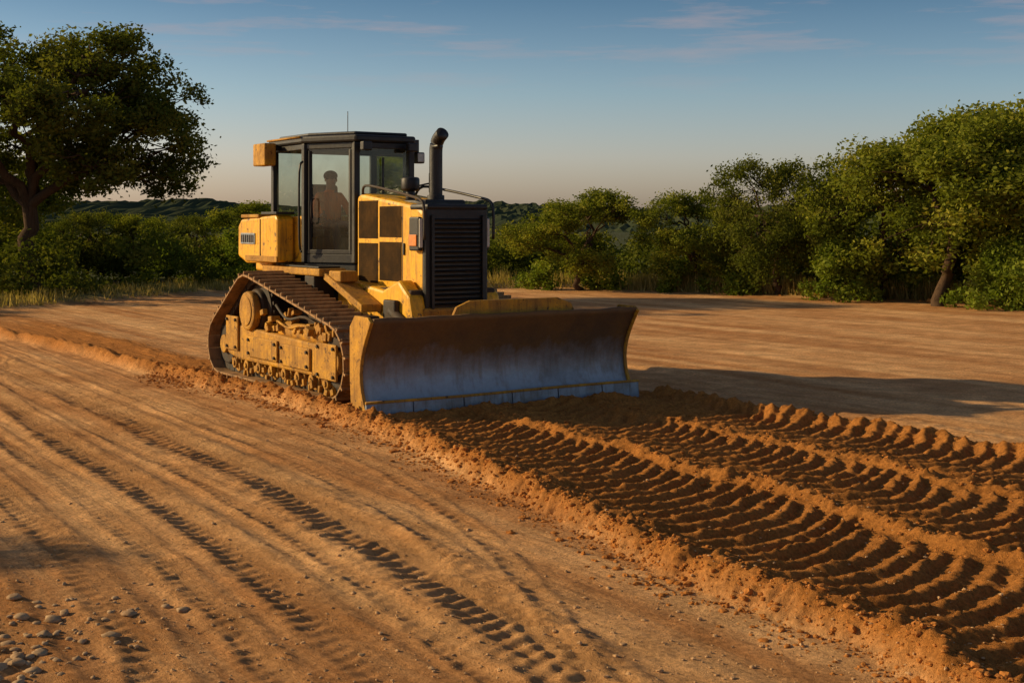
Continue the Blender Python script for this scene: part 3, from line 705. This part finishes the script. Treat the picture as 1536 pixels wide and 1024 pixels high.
# rear tanks
TP=[(-5.62,1.72),(-5.62,2.16),(-5.5,2.26),(-4.25,2.32),(-4.18,2.26),(-4.18,1.66),(-5.3,1.62)]
prism('fuel_tank_near',TP,-1.10,-0.84,M_yel,0.035)
prism('fuel_tank_far',TP,0.84,1.10,M_yel,0.035)
b2('rear_tank',-5.60,-5.02,-0.83,0.83,1.5,2.24,M_yel,0.03)
b2('tank_step',-4.7,-4.17,-1.12,-0.84,2.325,2.36,M_blk,0.006)
b2('tank_lid',-5.45,-4.80,-1.12,-0.84,2.28,2.33,M_yeld,0.012)
b2('vent_plate',-5.48,-4.95,-1.115,-1.10,1.90,2.06,M_plate,0.006)
bm=bmesh.new()
for k in range(7): bx(bm,(-5.42+k*0.07,-1.12,1.98),(0.02,0.012,0.11))
fin('vent_slots',bm,M_dark,0)
b2('tank_seam',-4.78,-4.76,-1.108,-1.10,1.66,2.26,M_dark,0)
b2('tank_base_strip',-5.3,-4.17,-1.115,-1.10,1.66,1.74,M_yeld,0.004)
# fenders and steps
b2('fender_near',-4.9,-3.0,-1.02,-0.62,1.50,1.60,M_yeld,0.02)
b2('fender_far',-4.9,-3.0,0.62,1.02,1.50,1.60,M_yeld,0.02)
b2('tread_plate_near',-4.15,-3.1,-0.98,-0.66,1.603,1.625,M_blk,0.004)
for sg,nmn in ((-1,'near'),(1,'far')):
    prism('fender_slope_'+nmn,[(-3.0,1.46),(-3.0,1.56),(-1.9,1.18),(-1.9,1.08)],*sorted((sg*0.67,sg*0.96)),M_yeld,0.015)
b2('fender_support',-3.5,-3.2,-1.0,-0.7,1.2,1.5,M_dark,0.02)
b2('step_box',-2.9,-2.55,-0.93,-0.67,1.44,1.58,M_yeld,0.02)
b2('rear_frame',-5.75,-5.0,-0.5,0.5,0.8,1.5,M_dark,0.03)

# ---- blade
bm=bmesh.new()
NZ=16; NV=40; rowsF=[];rowsB=[]
def prof_u(z):
    t=z/1.16; return 0.04-0.27*math.sin(math.pi*min(1,max(0,t))**0.9)+0.02*t
for i in range(NZ+1):
    z=0.02+1.14*i/NZ
    rowsF.append([]);rowsB.append([])
    for j in range(NV+1):
        vv_=-1.83+3.66*j/NV
        e=abs(vv_)/1.83
        fwd=0.05*max(0,(e-0.9)/0.1)**2
        dent=0.006*math.sin(j*1.7+i*0.6)*math.sin(i*0.5+j*0.23)
        zt_=0.010*math.sin(j*0.8)*math.sin(j*0.31) if i==NZ else 0
        rowsF[-1].append(bm.verts.new((prof_u(z)+fwd+dent,vv_,z+zt_)))
        rowsB[-1].append(bm.verts.new((prof_u(z)+fwd-0.05,vv_,z+zt_)))
for i in range(NZ):
    for j in range(NV):
        bm.faces.new([rowsF[i][j],rowsF[i][j+1],rowsF[i+1][j+1],rowsF[i+1][j]])
        bm.faces.new([rowsB[i][j],rowsB[i+1][j],rowsB[i+1][j+1],rowsB[i][j+1]])
for j in range(NV):
    bm.faces.new([rowsF[NZ][j],rowsF[NZ][j+1],rowsB[NZ][j+1],rowsB[NZ][j]])
    bm.faces.new([rowsF[0][j],rowsB[0][j],rowsB[0][j+1],rowsF[0][j+1]])
for i in range(NZ):
    bm.faces.new([rowsF[i][0],rowsF[i+1][0],rowsB[i+1][0],rowsB[i][0]])
    bm.faces.new([rowsF[i][NV],rowsB[i][NV],rowsB[i+1][NV],rowsF[i+1][NV]])
o=fin('blade_moldboard',bm,M_blade,0,smooth=False)
for p in o.data.polygons: p.use_smooth=(abs(p.normal.z)<0.95 and abs(p.normal.y)<0.9)
for sg in (-1,1):
    pf=[(-0.36,0.06),(-0.40,0.5),(-0.40,1.05),(-0.28,1.18),(0.03,1.175)]+[(prof_u(z)+0.07,z) for z in np.linspace(1.12,0.05,12)]
    prism('blade_end_plate',pf,*sorted((sg*1.832,sg*1.875)),M_yeld,0.008)
for k,(a,b_) in enumerate([(-1.90,-1.32),(-1.31,-0.66),(-0.65,0.0),(0.01,0.66),(0.67,1.32),(1.33,1.90)]):
    box('cutting_edge',((0.045),(a+b_)/2,0.115),(0.035,b_-a-0.004,0.235),M_edge,0.006,Matrix.Rotation(-0.10,4,'Y'))
pipe('edge_rail',[(0.04,-1.90,0.245),(0.04,-0.6,0.235),(0.04,0.7,0.245),(0.04,1.90,0.24)],0.018,M_yeld)
pr=[(-0.85,1.14),(-0.80,1.24),(-0.62,1.31),(0.62,1.31),(0.82,1.24),(0.88,1.14)]
bm=bmesh.new(); a=[bm.verts.new((-0.06,p[0]+0.12,p[1])) for p in pr]; b=[bm.verts.new((-0.11,p[0]+0.12,p[1])) for p in pr]
bm.faces.new(a); bm.faces.new(b[::-1])
for i in range(len(pr)): bm.faces.new([a[i],b[i],b[(i+1)%6],a[(i+1)%6]])
fin('spill_guard',bm,M_yeld,0.01)
b2('spill_guard_back',-0.30,-0.115,-0.55,0.85,1.10,1.25,M_yel,0.03)
b2('blade_top_rib',-0.36,-0.10,-1.82,1.82,0.98,1.10,M_yeld,0.02)
b2('blade_low_rib',-0.42,-0.28,-1.82,1.82,0.3,0.5,M_yeld,0.02)
for y in (-1.2,-0.6,0,0.6,1.2): b2('blade_back_rib',-0.40,-0.29,y-0.03,y+0.03,0.5,0.98,M_yeld,0.01)

# ---------------------------------------------------------------- operator (seated)
def person():
    bm=bmesh.new()
    sk=[]; ed=[]; rad=[]
    def P(x,y,z,rr,par=None):
        sk.append((x,y,z)); rad.append(rr)
        if par is not None: ed.append((par,len(sk)-1))
        return len(sk)-1
    pel=P(0,0,0.10,(0.165,0.13))
    ab=P(-0.03,0,0.27,(0.15,0.115),pel); ch=P(-0.05,0,0.45,(0.18,0.125),ab); nk0=P(-0.04,0,0.57,(0.085,0.075),ch)
    nk=P(-0.02,0,0.64,(0.058,0.058),nk0); hd=P(0.005,0,0.73,(0.082,0.092),nk); ht=P(0.005,0,0.82,(0.07,0.085),hd)
    for s in (-1,1):
        sh=P(-0.05,s*0.17,0.52,(0.075,0.07),ch); up=P(-0.0,s*0.235,0.40,(0.056,0.056),sh); el=P(0.07,s*0.27,0.25,(0.045,0.045),up)
        fa=P(0.20,s*0.29,0.23,(0.042,0.042),el); wr=P(0.32,s*0.31,0.24,(0.03,0.026),fa)
        pa=P(0.38,s*0.315,0.25,(0.036,0.02),wr)
        for k,(dy,L) in enumerate([(-0.03,0.06),(-0.01,0.068),(0.01,0.064),(0.03,0.05)]):
            f1=P(0.415,s*0.315+dy,0.25,(0.010,0.010),pa); f2=P(0.415+L*0.6,s*0.315+dy,0.235,(0.009,0.009),f1); P(0.415+L*0.6,s*0.315+dy,0.235-L*0.5,(0.008,0.008),f2)
        t1=P(0.36,s*0.315-s*0.04,0.245,(0.012,0.012),pa); P(0.40,s*0.315-s*0.055,0.225,(0.010,0.010),t1)
        hp=P(0.03,s*0.10,0.07,(0.10,0.09),pel); kn=P(0.46,s*0.15,0.10,(0.068,0.065),hp); cf=P(0.50,s*0.15,-0.12,(0.058,0.06),kn)
        an=P(0.52,s*0.15,-0.33,(0.04,0.04),cf); P(0.64,s*0.16,-0.38,(0.04,0.035),an)
    me=bpy.data.meshes.new('operator'); me.from_pydata(sk,ed,[])
    o=add_obj('operator_tmp',me)
    md=o.modifiers.new('s','SKIN'); sv=me.skin_vertices[0].data
    for i,rr in enumerate(rad): sv[i].radius=rr
    sv[0].use_root=True
    sb=o.modifiers.new('ss','SUBSURF'); sb.levels=2; sb.render_levels=2
    bpy.context.view_layer.update()
    dg=bpy.context.evaluated_depsgraph_get(); m2=bpy.data.meshes.new_from_object(o.evaluated_get(dg))
    bpy.data.objects.remove(o)
    bm.from_mesh(m2)
    bm.faces.ensure_lookup_table()
    for f in bm.faces:
        c=f.calc_center_median(); f.smooth=True
        if c.z>0.61 : f.material_index=1
        elif c.x>0.33 and c.z>0.17 and abs(c.y)>0.24: f.material_index=1
        elif c.z<0.18 and (c.x>0.03 or c.z<0.12): f.material_index=2
        elif abs(c.y)>0.2: f.material_index=3
        else: f.material_index=0
    def extra(fn,mi):
        k=len(bm.faces); fn(); bm.faces.ensure_lookup_table()
        for f in bm.faces[k:]: f.material_index=mi; f.smooth=True
    extra(lambda:bmesh.ops.create_cone(bm,cap_ends=True,segments=8,radius1=0.018,radius2=0.006,depth=0.045,matrix=Matrix.Translation((0.098,0,0.755))@Matrix.Rotation(0.4,4,'Y')),1)
    for s in (-1,1):
        extra(lambda:bmesh.ops.create_uvsphere(bm,u_segments=8,v_segments=6,radius=0.022,matrix=Matrix.Translation((0.0,s*0.09,0.755))@Matrix.Diagonal((0.7,0.4,1.3,1))),1)
        extra(lambda:bmesh.ops.create_uvsphere(bm,u_segments=8,v_segments=6,radius=0.010,matrix=Matrix.Translation((0.083,s*0.032,0.775))),4)
    extra(lambda:bmesh.ops.create_uvsphere(bm,u_segments=8,v_segments=6,radius=0.02,matrix=Matrix.Translation((0.080,0,0.705))@Matrix.Diagonal((0.5,1.1,0.3,1))),5)
    extra(lambda:bmesh.ops.create_uvsphere(bm,u_segments=20,v_segments=12,radius=0.105,matrix=Matrix.Translation((-0.015,0,0.815))@Matrix.Diagonal((1.1,0.95,0.75,1))),4)
    me=bpy.data.meshes.new('operator'); bm.to_mesh(me); bm.free()
    for mt in (worn('hi_vis_vest',(0.95,0.20,0.03),dustamt=0.0,rough=0.8,dust=(0.85,0.18,0.04)),worn('skin',(0.42,0.22,0.14),dustamt=0.0,rough=0.5,dust=(0.36,0.18,0.11),bump=0),worn('jeans',(0.03,0.045,0.08),dustamt=0.2,rough=0.9),worn('shirt_sleeve',(0.85,0.18,0.03),dustamt=0.0,rough=0.8,dust=(0.7,0.15,0.03)),worn('dark_hair',(0.02,0.014,0.01),dustamt=0.0,rough=0.7),worn('lips',(0.30,0.10,0.08),dustamt=0,rough=0.5)):
        me.materials.append(mt)
    o=add_obj('operator',me)
    u,v_=(-4.42,-0.16); x,y=l2w(u,v_); o.location=(x,y,2.07); o.rotation_euler=(0,0,ANG)
person()

# ---------------------------------------------------------------- light, sky, camera
EL=math.radians(21); AZ=math.radians(-80)
S=Vector((math.cos(EL)*math.sin(AZ),math.cos(EL)*math.cos(AZ),math.sin(EL)))
sd=bpy.data.lights.new('sun','SUN'); sd.energy=5.0; sd.angle=math.radians(0.6); sd.color=(1.0,0.73,0.38)
so=bpy.data.objects.new('sun',sd); scene.collection.objects.link(so); so.rotation_euler=S.to_track_quat('Z','Y').to_euler(); so.location=(-20,5,20)
w=bpy.data.worlds.new("World"); scene.world=w; w.use_nodes=True
nt=w.node_tree; nt.nodes.clear()
out=nt.nodes.new('ShaderNodeOutputWorld'); bg=nt.nodes.new('ShaderNodeBackground')
sky=nt.nodes.new('ShaderNodeTexSky'); sky.sky_type='NISHITA'; sky.sun_disc=False; sky.sun_elevation=EL; sky.sun_rotation=AZ%(2*math.pi)
sky.dust_density=1.5; sky.ozone_density=2.0; sky.air_density=1.0
tc=nt.nodes.new('ShaderNodeTexCoord'); sep=nt.nodes.new('ShaderNodeSeparateXYZ'); nt.links.new(tc.outputs['Generated'],sep.inputs[0])
tint=ramp(nt,[(0.0,(1.0,0.83,0.84)),(0.05,(0.97,0.86,0.90)),(0.10,(0.68,0.74,0.80)),(0.17,(0.33,0.45,0.54)),(0.5,(0.40,0.42,0.44))],sep.outputs[2])
c=mix(nt,1.0,sky.outputs[0],tint.outputs[0],'MULTIPLY')
nz=noise(nt,mapping(nt,tc.outputs['Generated'],(4.2,4.2,40.0),(2.35,0.4,1.3)),1.5,8,0.62)
rc=ramp(nt,[(0.50,0.0),(0.74,0.65)],nz)
zr_=ramp(nt,[(0.09,0.0),(0.15,1.0)],sep.outputs[2])
mu=N(nt,'ShaderNodeMath',operation='MULTIPLY'); nt.links.new(rc.outputs[0],mu.inputs[0]); nt.links.new(zr_.outputs[0],mu.inputs[1])
c=mix(nt,mu.outputs[0],c,(3.2,2.4,2.35))
nt.links.new(c,bg.inputs[0]); bg.inputs[1].default_value=0.15
nt.links.new(bg.outputs[0],out.inputs[0])

cd=bpy.data.cameras.new('camera'); cam=bpy.data.objects.new('camera',cd); scene.collection.objects.link(cam)
cam.location=(0,0,2.2); cam.rotation_euler=(math.radians(90),0,0)
cd.sensor_width=36; cd.lens=1950/1536*36; cd.shift_y=-177/1536; cd.clip_end=3000; cd.clip_start=0.1
scene.camera=cam
